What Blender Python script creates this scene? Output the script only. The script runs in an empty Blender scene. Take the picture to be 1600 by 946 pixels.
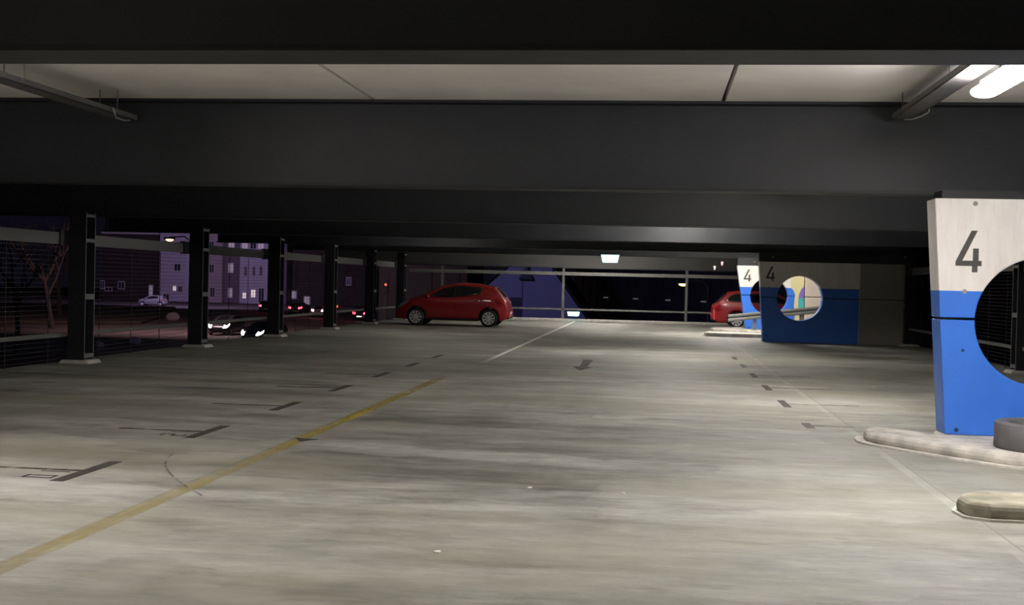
import bpy, bmesh, math, random
from mathutils import Vector, Matrix
from mathutils.geometry import tessellate_polygon
C = bpy.context.scene.collection
SC = bpy.context.scene
random.seed(4)

# ------------------------------------------------------------------ camera
F = 1850.0; H = 1.55
def unit(v): return Vector(v).normalized()
Lv = unit((1024-800, -(446-473), -F)); hd = Vector((1, -.0235, 0))
Uv = hd.cross(Lv).normalized()
if Uv.y < 0: Uv = -Uv
Xv = Lv.cross(Uv)
Mc = Matrix((Xv, Lv, Uv))                       # rows = world axes seen from the camera
cam_data = bpy.data.cameras.new('camera'); cam = bpy.data.objects.new('camera', cam_data); C.objects.link(cam)
cam.matrix_world = Matrix.Translation((0, 0, H)) @ Mc.to_4x4()
cam_data.sensor_width = 36; cam_data.lens = F/1600*36; cam_data.clip_end = 1000; cam_data.clip_start = .05
SC.camera = cam

# ------------------------------------------------------------------ world and exposure
SC.view_settings.view_transform = 'Standard'; SC.view_settings.look = 'None'
SC.view_settings.exposure = 0; SC.view_settings.gamma = 1
try: SC.view_settings.use_curve_mapping = False
except Exception: pass
world = bpy.data.worlds.new('night_sky'); SC.world = world; world.use_nodes = True
world.node_tree.nodes['Background'].inputs[0].default_value = (.32, .27, .55, 1)
world.node_tree.nodes['Background'].inputs[1].default_value = .010

LAMP = 100.0           # strength of a fluorescent tube that is on
def fill_light(name, loc, energy, color, size, target):
    d = bpy.data.lights.new(name, 'AREA'); d.energy = energy; d.color = color; d.size = size; d.shape = 'DISK'
    o = bpy.data.objects.new(name, d); C.objects.link(o); o.location = loc
    o.rotation_euler = (Vector(target)-Vector(loc)).to_track_quat('-Z', 'Y').to_euler()
    return o
fill_light('facade_fill_light', (-62, 150, 8), 2600, (.72, .55, 1), 3, (-70, 186, 1))  # unseen area light added to light the house fronts
fill_light('gable_fill_light', (-14, 50, 7), 520, (.52, .50, 1), 2, (-7, 72, 0))  # unseen area light added to light the gabled house
fill_light('road_fill_light', (-36, 84, 7), 1500, (1, .62, .66), 2, (-36, 100, -3))  # unseen area light added to brighten the road

# ------------------------------------------------------------------ materials
def nt(name):
    m = bpy.data.materials.new(name); m.use_nodes = True
    return m, m.node_tree, m.node_tree.nodes['Principled BSDF']
def mat(name, col, rough=.6, metal=0, noise=0, scale=8, emit=None, es=0, coat=0, alpha=None, trans=0, bump=0, spec=None):
    m, t, b = nt(name)
    b.inputs['Base Color'].default_value = (*col, 1); b.inputs['Roughness'].default_value = rough
    b.inputs['Metallic'].default_value = metal
    if spec is not None: b.inputs['Specular IOR Level'].default_value = spec
    if coat: b.inputs['Coat Weight'].default_value = coat; b.inputs['Coat Roughness'].default_value = .04
    if trans: b.inputs['Transmission Weight'].default_value = trans
    if emit: b.inputs['Emission Color'].default_value = (*emit, 1); b.inputs['Emission Strength'].default_value = es
    if noise:
        tc = t.nodes.new('ShaderNodeTexCoord'); n = t.nodes.new('ShaderNodeTexNoise'); n.inputs['Scale'].default_value = scale
        n.inputs['Detail'].default_value = 6
        r = t.nodes.new('ShaderNodeMapRange'); r.inputs[1].default_value = .3; r.inputs[2].default_value = .7
        r.inputs[3].default_value = 1-noise; r.inputs[4].default_value = 1+noise
        mx = t.nodes.new('ShaderNodeVectorMath'); mx.operation = 'SCALE'; mx.inputs[0].default_value = col
        t.links.new(tc.outputs['Object'], n.inputs['Vector']); t.links.new(n.outputs[0], r.inputs[0])
        t.links.new(r.outputs[0], mx.inputs['Scale']); t.links.new(mx.outputs[0], b.inputs['Base Color'])
        if bump:
            bp = t.nodes.new('ShaderNodeBump'); bp.inputs['Strength'].default_value = bump; bp.inputs['Distance'].default_value = .01
            t.links.new(n.outputs[0], bp.inputs['Height']); t.links.new(bp.outputs[0], b.inputs['Normal'])
    return m

class N:
    """short-hand for building node graphs"""
    def __init__(s, t): s.t = t
    def n(s, kind, **k):
        x = s.t.nodes.new(kind)
        for a, v in k.items(): setattr(x, a, v)
        return x
    def l(s, a, b): s.t.links.new(a, b)
    def math(s, op, a, b=None, clamp=False):
        x = s.n('ShaderNodeMath', operation=op, use_clamp=clamp)
        for i, v in enumerate((a, b)):
            if v is None: continue
            if isinstance(v, (int, float)): x.inputs[i].default_value = v
            else: s.l(v, x.inputs[i])
        return x.outputs[0]
    def noise(s, vec, scale, detail=4, rough=.55, dist=0):
        x = s.n('ShaderNodeTexNoise'); x.inputs['Scale'].default_value = scale; x.inputs['Detail'].default_value = detail
        x.inputs['Roughness'].default_value = rough; x.inputs['Distortion'].default_value = dist; s.l(vec, x.inputs['Vector']); return x.outputs[0]
    def mapv(s, vec, sc, loc=(0, 0, 0), rot=(0, 0, 0)):
        x = s.n('ShaderNodeMapping'); x.inputs['Scale'].default_value = sc; x.inputs['Location'].default_value = loc
        x.inputs['Rotation'].default_value = rot; s.l(vec, x.inputs['Vector']); return x.outputs[0]
    def rng(s, v, a, b, c, d):
        x = s.n('ShaderNodeMapRange'); s.l(v, x.inputs[0])
        for i, q in enumerate((a, b, c, d)): x.inputs[i+1].default_value = q
        return x.outputs[0]
    def mix(s, f, a, b, typ='MIX'):
        x = s.n('ShaderNodeMix', data_type='RGBA', blend_type=typ)
        if isinstance(f, (int, float)): x.inputs[0].default_value = f
        else: s.l(f, x.inputs[0])
        for i, v in ((6, a), (7, b)):
            if isinstance(v, tuple): x.inputs[i].default_value = (*v, 1)
            else: s.l(v, x.inputs[i])
        return x.outputs[2]

def floor_material():
    m, t, b = nt('worn_concrete_floor'); g = N(t)
    tc = g.n('ShaderNodeTexCoord').outputs['Object']
    sep = g.n('ShaderNodeSeparateXYZ'); g.l(tc, sep.inputs[0]); X, Y = sep.outputs[0], sep.outputs[1]
    big = g.rng(g.noise(tc, .35, 3, .5), .35, .65, 0, 1)
    streak = g.rng(g.noise(g.mapv(tc, (.35, 1.7, 1)), .9, 6, .6, .3), .32, .68, 0, 1)
    streak2 = g.rng(g.noise(g.mapv(tc, (.8, 3.0, 1), (7, 3, 0)), 1.6, 8, .65, .2), .3, .7, 0, 1)
    fine = g.rng(g.noise(tc, 22, 6, .7), .25, .75, 0, 1)
    tyre = g.rng(g.noise(g.mapv(tc, (1.6, .16, 1), (2, 9, 0)), 1.2, 5, .6), .5, .75, 0, 1)
    v = g.math('ADD', g.math('MULTIPLY', big, .22), g.math('MULTIPLY', streak, .52))
    v = g.math('ADD', v, g.math('MULTIPLY', streak2, .26)); v = g.math('ADD', v, g.math('MULTIPLY', fine, .08))
    # slabs cast in strips: every strip across the lane has its own tone
    strip = g.math('FLOOR', g.math('DIVIDE', g.math('ADD', Y, 1.2), 2.5))
    wn = g.n('ShaderNodeTexWhiteNoise', noise_dimensions='1D'); g.l(strip, wn.inputs['W'])
    v = g.math('ADD', v, g.math('MULTIPLY', g.math('SUBTRACT', wn.outputs[0], .5), .16))
    v = g.math('SUBTRACT', v, g.math('MULTIPLY', tyre, .12))
    # patchy cast areas with ragged edges, and cloudy mottling
    wob = g.n('ShaderNodeVectorMath', operation='ADD'); off = g.n('ShaderNodeTexNoise'); off.inputs['Scale'].default_value = 2.2; off.inputs['Detail'].default_value = 5
    g.l(tc, off.inputs['Vector']); sc_ = g.n('ShaderNodeVectorMath', operation='SCALE'); sc_.inputs['Scale'].default_value = .35; g.l(off.outputs[1], sc_.inputs[0])
    g.l(tc, wob.inputs[0]); g.l(sc_.outputs[0], wob.inputs[1])
    vo = g.n('ShaderNodeTexVoronoi', distance='MANHATTAN'); vo.inputs['Scale'].default_value = 1.0; g.l(g.mapv(wob.outputs[0], (.42, .8, 1), (.3, .2, 0)), vo.inputs['Vector'])
    sp = g.n('ShaderNodeSeparateColor'); g.l(vo.outputs['Color'], sp.inputs[0])
    v = g.math('ADD', v, g.math('MULTIPLY', g.math('SUBTRACT', sp.outputs[0], .5), .26))
    mott = g.rng(g.noise(g.mapv(tc, (1, 1.8, 1), (3, 3, 0)), 2.4, 8, .7), .35, .65, -.5, .5)
    v = g.math('ADD', v, g.math('MULTIPLY', mott, .30))
    mott2 = g.rng(g.noise(g.mapv(tc, (.7, 2.4, 1), (9, 3, 0)), 5.5, 6, .7), .4, .65, -.4, .5)
    v = g.math('ADD', v, g.math('MULTIPLY', mott2, .16))
    col = g.mix(g.math('ADD', v, 0, True), (.055, .054, .047), (.385, .38, .352))
    # greenish yellow dirt film in patches
    film = g.rng(g.noise(g.mapv(tc, (.5, 1.2, 1), (4, 1, 0)), .45, 4, .6), .45, .65, 0, .55)
    col = g.mix(film, col, (.195, .188, .128), 'MIX')
    # dark smears (dried puddles)
    sm = g.rng(g.noise(g.mapv(tc, (.9, 2.6, 1), (1, 5, 0)), .8, 6, .65), .56, .68, 0, .72)
    col = g.mix(sm, col, (.11, .105, .085))
    # long joints along the lane
    def line(x0, w):
        d = g.math('ABSOLUTE', g.math('SUBTRACT', X, x0)); return g.math('LESS_THAN', d, w)
    br = g.rng(g.noise(g.mapv(tc, (1, .5, 1)), 1.4, 3), .42, .55, .15, .7)
    col = g.mix(g.math('MULTIPLY', line(2.19, .05), g.math('MULTIPLY', br, .2)), col, (.58, .56, .52))
    col = g.mix(g.math('MULTIPLY', line(-3.41, .009), .35), col, (.08, .075, .06))
    col = g.mix(g.math('MULTIPLY', line(2.235, .007), .6), col, (.09, .085, .07))
    far = g.rng(Y, 22, 25, 0, .8)
    col = g.mix(g.math('MULTIPLY', line(-3.22, .05), far), col, (.75, .72, .66))
    g.l(col, b.inputs['Base Color'])
    g.l(g.rng(v, 0, 1, .5, .8), b.inputs['Roughness'])
    bp = g.n('ShaderNodeBump'); bp.inputs['Strength'].default_value = .15; bp.inputs['Distance'].default_value = .01
    g.l(fine, bp.inputs['Height']); g.l(bp.outputs[0], b.inputs['Normal'])
    return m

def worn_paint(name, col, keep=.5, extra=None):
    """road paint that is partly rubbed off (transparent where gone)"""
    m, t, b = nt(name); g = N(t)
    tc = g.n('ShaderNodeTexCoord').outputs['Object']
    n1 = g.noise(g.mapv(tc, (3, .55, 1)), 1.3, 5, .65)
    a = g.rng(n1, .5-keep*.3, .62, 1, .12)
    if extra: a = extra(g, tc, a)
    b.inputs['Base Color'].default_value = (*col, 1); b.inputs['Roughness'].default_value = .7
    tr = g.n('ShaderNodeBsdfTransparent'); mx = g.n('ShaderNodeMixShader')
    g.l(a, mx.inputs[0]); g.l(tr.outputs[0], mx.inputs[1]); g.l(b.outputs[0], mx.inputs[2])
    g.l(mx.outputs[0], t.nodes['Material Output'].inputs['Surface'])
    return m

def pier_material(name, blue_right):
    """white upper half, blue lower half, bare concrete beyond blue_right (object X)"""
    m, t, b = nt(name); g = N(t)
    tc = g.n('ShaderNodeTexCoord').outputs['Object']
    sep = g.n('ShaderNodeSeparateXYZ'); g.l(tc, sep.inputs[0])
    st = g.rng(g.noise(g.mapv(tc, (1.5, 1.5, .5)), 2.0, 6, .6), .35, .7, 0, 1)
    st2 = g.rng(g.noise(g.mapv(tc, (5, 5, 1.2)), 2.4, 6, .65), .5, .8, 0, 1)
    white = g.mix(st, (.70, .655, .62), (.84, .81, .78))
    white = g.mix(g.math('MULTIPLY', st2, .35), white, (.46, .42, .40))
    blue = g.mix(st, (.040, .165, .64), (.046, .19, .74))
    isb = g.math('MULTIPLY', g.math('LESS_THAN', sep.outputs[2], 1.565), g.math('LESS_THAN', sep.outputs[0], blue_right))
    isw = g.math('LESS_THAN', sep.outputs[0], blue_right+.01)
    col = g.mix(isw, (.30, .28, .25), white)
    col = g.mix(isb, col, blue)
    g.l(col, b.inputs['Base Color']); b.inputs['Roughness'].default_value = .55
    rg = g.rng(isb, 0, 1, .75, .38); g.l(rg, b.inputs['Roughness'])
    return m

def wheel_cover_material():
    return mat('silver_wheel_cover', (.62, .62, .64), .4, .1)

M = {}
M['floor'] = floor_material()
M['ceiling'] = mat('pale_concrete_ceiling', (.87, .84, .785), .85, noise=.07, scale=1.2)
M['ceil_gap'] = mat('joint_shadow_gap', (.12, .11, .09), .9)
M['steel'] = mat('anthracite_painted_steel', (.0215, .0235, .027), .5, noise=.10, scale=3, spec=.35)
M['steel_edge'] = mat('anthracite_flange', (.018, .019, .021), .55, spec=.3)
M['column'] = mat('anthracite_column_paint', (.018, .019, .021), .6, spec=.2)
M['column_side'] = mat('grey_column_edge', (.12, .125, .13), .6)
M['concrete'] = mat('grey_cast_concrete', (.46, .44, .41), .85, noise=.18, scale=6, bump=.3)
M['kerb'] = mat('weathered_kerb_concrete', (.46, .43, .39), .85, noise=.30, scale=5, bump=.5)
M['kerb_dirty'] = mat('dirty_kerb_concrete', (.24, .22, .165), .85, noise=.45, scale=4, bump=.5)
M['galv'] = mat('galvanised_rail', (.17, .17, .165), .55, .3, noise=.1, scale=5)
M['galv_dark'] = mat('dull_rail', (.115, .115, .115), .6, .2)
M['wire'] = mat('dark_wire', (.05, .05, .055), .5, .5)
M['mark'] = mat('dark_marking_paint', (.030, .025, .021), .7, noise=.3, scale=6)
M['mark_thin'] = worn_paint('dark_thin_marking', (.035, .028, .022), .8)
M['number'] = mat('stencil_grey_black', (.055, .052, .048), .7, noise=.2, scale=12)
M['tray'] = mat('galvanised_tray', (.085, .08, .08), .65, 0, noise=.15, scale=8)
M['housing'] = mat('lamp_housing_grey', (.5, .5, .5), .5)
M['tube_on'] = mat('lit_diffuser', (.9, .9, .9), .4, emit=(1, .955, .89), es=LAMP)
M['tube_near'] = mat('lit_clear_diffuser', (.9, .9, .9), .4, emit=(1, .96, .93), es=LAMP*1.2)
M['tube_off'] = mat('unlit_diffuser', (.6, .6, .6), .4)
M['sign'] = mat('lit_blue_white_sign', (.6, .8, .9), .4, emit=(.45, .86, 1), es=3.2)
M['black'] = mat('black_plastic', (.012, .012, .013), .5)
M['yellow_pale'] = mat('pale_yellow_wall_paint', (.66, .62, .33), .6)
M['cream'] = mat('cream_wall_paint', (.62, .54, .46), .7, noise=.06, scale=3)
M['purple'] = mat('purple_wall_paint', (.20, .13, .48), .5)
M['teal'] = mat('teal_wall_paint', (.05, .42, .42), .5)
M['ringrubber'] = mat('dark_grey_ring', (.105, .10, .105), .6, noise=.12, scale=9)
M['inner'] = mat('ring_inside_soil', (.02, .018, .016), .95)
def car_paint(name, c, **k): return mat(name, c, .35, 0, coat=.8, **k)
M['red'] = car_paint('red_car_paint', (.36, .002, .009))
M['darkcar'] = car_paint('dark_car_paint', (.02, .02, .024))
M['silvercar'] = car_paint('silver_car_paint', (.25, .25, .27))
M['glass'] = mat('dark_car_glass', (.012, .012, .014), .06, spec=.6)
M['rubber'] = mat('tyre_rubber', (.012, .012, .012), .8)
M['cover'] = wheel_cover_material()
M['tail'] = mat('red_tail_lens', (.35, .01, .015), .12, coat=.6)
M['tail_on'] = mat('lit_tail_lens', (.5, .02, .02), .3, emit=(1, .04, .07), es=14)
M['tail_bright'] = mat('brake_lamp_lens', (.5, .02, .02), .3, emit=(1, .25, .28), es=34)
M['head'] = mat('clear_lamp_lens', (.35, .35, .37), .1)
M['head_on'] = mat('lit_headlamp_lens', (1, 1, 1), .3, emit=(1, .93, .95), es=40)
M['white_on'] = mat('lit_white_lamp', (1, 1, 1), .3, emit=(.85, .93, 1), es=5)
M['plate'] = mat('number_plate_white', (.5, .5, .48), .5)
M['orange_on'] = mat('lit_sodium_lamp', (1, .7, .4), .3, emit=(1, .42, .12), es=9)
M['red_on'] = mat('lit_red_signal', (1, .1, .1), .3, emit=(1, .1, .08), es=2.2)
M['pink_on'] = mat('lit_pinkish_lamp', (1, .8, .8), .3, emit=(1, .72, .75), es=.75)
M['window_on'] = mat('lit_room_window', (.9, .8, .7), .3, emit=(1, .84, .80), es=.6)
M['window_dim'] = mat('dim_lit_window', (.9, .8, .7), .3, emit=(.8, .72, .95), es=.12)
M['dash_on'] = mat('dim_wall_light', (.6, .6, .6), .3, emit=(.9, .95, .9), es=.13)
M['ground'] = mat('night_ground_soil', (.06, .045, .035), .95, noise=.35, scale=.15)
M['road'] = mat('asphalt_road', (.11, .09, .085), .8, noise=.2, scale=.4)
M['h_lilac'] = mat('pale_lilac_render', (.50, .45, .55), .9, noise=.06, scale=.5)
M['h_pink'] = mat('pinkish_render', (.42, .33, .36), .9, noise=.06, scale=.5)
M['h_dark'] = mat('dark_brick_render', (.16, .13, .17), .9, noise=.15, scale=.8)
M['h_brown'] = mat('dark_brown_brick', (.045, .03, .032), .9, noise=.2, scale=.8)
M['h_gable'] = mat('gable_render_lilac', (.36, .34, .56), .9, noise=.04, scale=.8)
M['h_gabledark'] = mat('gable_recess_dark', (.10, .095, .15), .9)
M['h_trim'] = mat('pale_window_trim', (.55, .5, .55), .8)
M['h_glass'] = mat('dark_house_window', (.03, .03, .045), .2)
M['darkwall'] = mat('dark_metal_cladding', (.035, .035, .045), .7, noise=.1, scale=1)
M['roof'] = mat('dark_roof_tile', (.03, .028, .035), .9)
M['bark'] = mat('tree_bark', (.05, .035, .03), .95)
M['pole'] = mat('lamp_pole_grey', (.08, .08, .08), .6, .4)
M['litter'] = mat('pale_paper', (.7, .68, .64), .9)

# ------------------------------------------------------------------ mesh helpers
def obj(name, bm, m, parent=None, smooth=False, bevel=0, seg=2, loc=None):
    me = bpy.data.meshes.new(name)
    bmesh.ops.recalc_face_normals(bm, faces=bm.faces[:]); bm.to_mesh(me); bm.free()
    for mm in (m if isinstance(m, (list, tuple)) else [m]): me.materials.append(mm)
    if smooth:
        for p in me.polygons: p.use_smooth = True
    o = bpy.data.objects.new(name, me); C.objects.link(o)
    if parent: o.parent = parent
    if loc: o.location = loc
    if bevel:
        md = o.modifiers.new('bevel', 'BEVEL'); md.width = bevel; md.segments = seg; md.limit_method = 'ANGLE'; md.angle_limit = math.radians(40)
    return o
def thing(name, label, cat, loc=(0, 0, 0), rz=0, group=None):
    o = bpy.data.objects.new(name, None); C.objects.link(o); o.empty_display_size = .1
    o.location = loc; o.rotation_euler = (0, 0, rz); o['label'] = label; o['category'] = cat
    if group: o['group'] = group
    return o
def tag(o, label, cat, group=None):
    o['label'] = label; o['category'] = cat
    if group: o['group'] = group
    return o
def struct(o): o['kind'] = 'structure'; return o
def box(bm, x0, x1, y0, y1, z0, z1, mi=0):
    vs = [bm.verts.new((x, y, z)) for z in (z0, z1) for x, y in ((x0, y0), (x1, y0), (x1, y1), (x0, y1))]
    fs = [(3, 2, 1, 0), (4, 5, 6, 7), (0, 1, 5, 4), (1, 2, 6, 5), (2, 3, 7, 6), (3, 0, 4, 7)]
    for f in fs: bm.faces.new([vs[i] for i in f]).material_index = mi
    return vs
def bx(*a): bm = bmesh.new(); box(bm, *a); return bm
def bar(bm, a, b, w, h):
    """rectangular bar between two points; w across, h upright"""
    a, b = Vector(a), Vector(b); d = (b-a).normalized(); s = d.cross(Vector((0, 0, 1)))
    s = s.normalized() if s.length > 1e-4 else Vector((1, 0, 0)); u = s.cross(d).normalized()
    vs = [bm.verts.new(p + s*(i*w/2) + u*(j*h/2)) for p in (a, b) for i, j in ((-1, -1), (1, -1), (1, 1), (-1, 1))]
    for f in ((0, 1, 2, 3), (7, 6, 5, 4), (0, 4, 5, 1), (1, 5, 6, 2), (2, 6, 7, 3), (3, 7, 4, 0)): bm.faces.new([vs[i] for i in f])
def tube(bm, pts, rad, n=10, cap=True):
    pts = [Vector(p) for p in pts]; rings = []
    for i, p in enumerate(pts):
        d = (pts[min(i+1, len(pts)-1)] - pts[max(i-1, 0)]).normalized()
        s = d.cross(Vector((0, 0, 1)));  s = s.normalized() if s.length > 1e-3 else Vector((1, 0, 0)); u = s.cross(d).normalized()
        r = rad[i] if isinstance(rad, (list, tuple)) else rad
        rings.append([bm.verts.new(p + (s*math.cos(2*math.pi*k/n) + u*math.sin(2*math.pi*k/n))*r) for k in range(n)])
    for a, b in zip(rings, rings[1:]):
        for k in range(n): bm.faces.new((a[k], a[(k+1) % n], b[(k+1) % n], b[k]))
    if cap: bm.faces.new(rings[0][::-1]); bm.faces.new(rings[-1])
def prism(bm, outer, z0, z1, holes=(), axes='xy', off=0.0, mi=0):
    """polygon (with holes) extruded from z0 to z1 along the third axis"""
    loops = [outer, *holes]
    def P(u, v, w):
        return (u, v, w) if axes == 'xy' else (u, w, v)
    flat = [p for l in loops for p in l]
    tris = tessellate_polygon([[Vector((p[0], p[1], 0)) for p in l] for l in loops])
    A = [bm.verts.new(P(p[0], p[1], z0)) for p in flat]; B = [bm.verts.new(P(p[0], p[1], z1)) for p in flat]
    for t in tris:
        for V in (A, B):
            try: bm.faces.new([V[i] for i in t]).material_index = mi
            except ValueError: pass
    k = 0
    for l in loops:
        n = len(l)
        for i in range(n):
            j = (i+1) % n; bm.faces.new((A[k+i], A[k+j], B[k+j], B[k+i])).material_index = mi
        k += n
def circle(cx, cy, r, n=64): return [(cx+r*math.cos(2*math.pi*i/n), cy+r*math.sin(2*math.pi*i/n)) for i in range(n)]
def lathe(bm, prof, n=32, c=(0, 0, 0), axis='z', mi=0):
    rings = []
    for r, h in prof:
        ring = []
        for k in range(n):
            a = 2*math.pi*k/n; x, y = r*math.cos(a), r*math.sin(a)
            p = (x, y, h) if axis == 'z' else ((h, x, y) if axis == 'x' else (x, h, y))
            ring.append(bm.verts.new((p[0]+c[0], p[1]+c[1], p[2]+c[2])))
        rings.append(ring)
    for a, b in zip(rings, rings[1:]):
        for k in range(n): bm.faces.new((a[k], a[(k+1) % n], b[(k+1) % n], b[k])).material_index = mi
    return rings
def dup(root, loc, rz=None, label=None, swap=None):
    """copy a thing with its parts and sub-parts; swap = {old material: new material}"""
    def cp(o, parent):
        c = o.copy(); C.objects.link(c)
        if parent: c.parent = parent
        if swap and o.type == 'MESH' and any(mm in swap for mm in o.data.materials):
            c.data = o.data.copy()
            for i, mm in enumerate(c.data.materials):
                if mm in swap: c.data.materials[i] = swap[mm]
        for ch in list(o.children): cp(ch, c)
        return c
    r = cp(root, None); r.location = loc
    if rz is not None: r.rotation_euler = (0, 0, rz)
    if label: r['label'] = label
    return r

# ------------------------------------------------------------------ the structure
ZB = 2.57; ZC = 3.53; XL = -10.15; XR = 7.45; YE = 48.5; XOV = -13.65
struct(obj('floor', bx(XL, XR, -5, YE, -.35, 0), M['floor']))
bm = bmesh.new()
joints = [XOV, -10.8, -6.97, -3.15, .67, 4.49, XR]
for a, b in zip(joints, joints[1:]): box(bm, a+.022, b-.022, -5, YE+.2, ZC, ZC+.12)
box(bm, XOV, XR, -5, YE+.2, ZC+.12, ZC+.2, 1)
struct(obj('ceiling', bm, [M['ceiling'], M['ceil_gap']]))
struct(obj('wall_near_end', bx(XOV, XR, -5.2, -5, -.35, ZC), M['darkwall']))
gm = bmesh.new(); box(gm, -220, 120, -40, 320, -3.3, -3)
struct(obj('ground', gm, M['ground']))
rm = bmesh.new(); prism(rm, [(-62, 60), (-20, 62), (-10, 170), (-120, 182), (-120, 160), (-60, 150)], -2.999, -2.97)
struct(obj('road', rm, M['road']))
k = struct(obj('trim_1', bx(XL, XR, YE-.3, YE, 0, .1), M['concrete'], bevel=.015))

# steel beams over the deck
def beam(Y, label, x0=XOV, x1=XR, zb=ZB, w=.35):
    t = thing('steel_beam', label, 'beam', (0, Y, 0), 0, 'steel beams under the ceiling')
    obj('web', bx(x0, x1, -.012, .012, zb+.03, ZC-.03), M['steel'], t)
    obj('bottom_flange', bx(x0, x1, -w/2, w/2, zb, zb+.03), M['steel_edge'], t)
    obj('top_flange', bx(x0, x1, -w/2, w/2, ZC-.03, ZC), M['steel_edge'], t)
    for s in (x0+.05, x1-.05):
        obj('stiffener', bx(s-.008, s+.008, -w/2+.02, -.012, zb+.03, ZC-.03), M['steel_edge'], t)
    return t
beam(5.36, 'black steel beam closest overhead, filling the top of the view', w=.34)
beam(13.0, 'dark grey steel beam just behind the lit pale ceiling panels')
beam(20.7, 'dark steel beam directly over the head of the big left column')
beam(28.2, 'dark steel beam, third one behind the lit ceiling panels')
beam(35.8, 'dark steel beam carrying the hanging blue-white emergency lamp')
beam(43.3, 'dark steel beam last before the far railing, over the parked red car')
t = thing('fascia_beam', 'grey edge beam above the far railing', 'beam', (0, YE-.1, 0))
obj('web', bx(XOV, XR, -.05, .05, 2.2, ZC), mat('grey_fascia_paint', (.045, .045, .044), .6), t)
obj('bottom_flange', bx(XOV, XR, -.09, .09, 2.16, 2.2), M['steel'], t)

# steel columns
def column(x, Y, face, label):
    """H-section column; face = +1 shows its open side towards +X, -1 towards -X"""
    t = thing('steel_column', label, 'column', (x, Y, 0), 0, 'steel columns along the open sides')
    hw, d = .15, .17
    for y0 in (-d, d-.02):
        obj('flange', bx(-hw, hw, y0, y0+.02, .06, ZB), M['column'], t)
    obj('web', bx(-.01, .01, -d+.02, d-.02, .06, ZB), M['column'], t)
    for z, hh in ((.13, .07), (1.13, .09), (2.08, .06), (2.5, .05)):
        b_ = bmesh.new(); box(b_, -hw+.01, hw+.004, -d+.02, d-.02, z-hh/2, z+hh/2) if face > 0 else box(b_, -hw-.004, hw-.01, -d+.02, d-.02, z-hh/2, z+hh/2)
        obj('stiffener', b_, M['column_side'], t)
    for y0 in (-d-.003, d-.022):
        e = bmesh.new(); xx = hw if face > 0 else -hw-.004; box(e, xx, xx+.004, y0+.0025, y0+.023, .06, ZB-.02)
        obj('flange_edge', e, M['column_side'], t)
    f = bmesh.new(); prism(f, [(-.27, 0), (.27, 0), (.22, .06), (-.22, .06)], -.24, .24, axes='xz')
    obj('concrete_footing', f, M['concrete'], t, bevel=.008)
    return t
LC = [19.1, 24.3, 29.5, 34.65, 39.7, 44.6]
ll = ['black steel column on a pale footing, biggest and nearest of the left row',
      'black steel column right of the orange street lamp, second in the left row',
      'black steel column right of the headlights outside, third in the left row',
      'black steel column between the red tail lights and the dark open bay, fourth in the left row',
      'black steel column standing just before the nose of the red car',
      'black steel column half hidden behind the bonnet of the red car']
for Y, l in zip(LC, ll): column(-9.68, Y, 1, l)
for Y, l in ((24.1, 'dark steel column seen through the round hole of the nearest blue pillar'),
             (34.5, 'black steel column at the right end of the unlit blue wall')):
    column(7.12, Y, -1, l)

# side railings with wire mesh
def railing(x, Y0, Y1, label, board=True, out=-1):
    t = thing('side_railing', label, 'railing', (x, Y0, 0), 0, 'railings closing the open side bays')
    L = Y1-Y0
    if board:
        obj('top_board', bx(-.02, .02, .12, L-.28, 2.0, 2.2), M['galv_dark'], t, bevel=.004)
        obj('bracket', bx(-.05, .05, L-.28, L, 1.98, 2.24), M['black'], t)
        obj('bracket', bx(-.05, .05, 0, .12, 1.98, 2.24), M['black'], t)
    obj('lower_rail', bx(-.025, .025, 0, L, .45, .52), M['galv_dark'], t, bevel=.004)
    w = bmesh.new()
    z = .08
    while z < 1.98:
        if not (.42 < z < .55): box(w, out*.035-.0015, out*.035+.0015, 0, L, z, z+.006)
        z += .075
    y = .9
    while y < L-.3:
        box(w, out*.035-.006, out*.035+.006, y, y+.008, .02, 1.99); y += 1.3
    o = obj('wire_infill', w, M['wire'], t)
    return t
for i, (a, b, l) in enumerate([(13.6, 18.9, 'grey railing in the open bay at the left edge, before the biggest column'),
                (19.3, 24.1, 'grey railing below the orange street lamp, between the two biggest columns'),
                (24.5, 29.3, 'railing in the bay with the lilac houses and the headlights behind'),
                (29.7, 34.45, 'railing in the bay where the bright red tail lights shine'),
                (34.85, 39.5, 'railing in the narrow bay with one white and red car light behind'),
                (39.9, 44.4, 'railing in the narrow bay behind the nose of the red car')]):
    railing(-9.86, a, b, l, i != 2)
    if i == 2:
        tt = [o for o in bpy.data.objects if o.get('label') == l][0]
        obj('top_board', bx(-.02, .02, .12, 4.5, 2.0, 2.2), M['column'], tt)
        obj('bracket', bx(-.05, .05, 4.5, 4.8, 1.98, 2.24), M['black'], tt)
railing(7.1, 18.9, 23.9, 'grey rail seen through the round hole beside the dark column', True, 1)
railing(7.1, 24.3, 34.3, 'dim railing on the right between the blue pillar and the unlit blue wall', True, 1)

t = thing('far_railing', 'pale long railing across the far end of the deck', 'railing', (0, YE-.22, 0))
obj('top_rail', bx(XL, XR, -.03, .03, 1.87, 2.01), M['galv'], t, bevel=.005)
obj('middle_rail', bx(XL, XR, -.02, .02, .45, .52), M['galv'], t, bevel=.005)
for x in (-8.75, -3.73, 1.25, 6.2): obj('post', bx(x-.05, x+.05, -.02, .05, .1, 2.16), M['galv_dark'], t)

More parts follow.
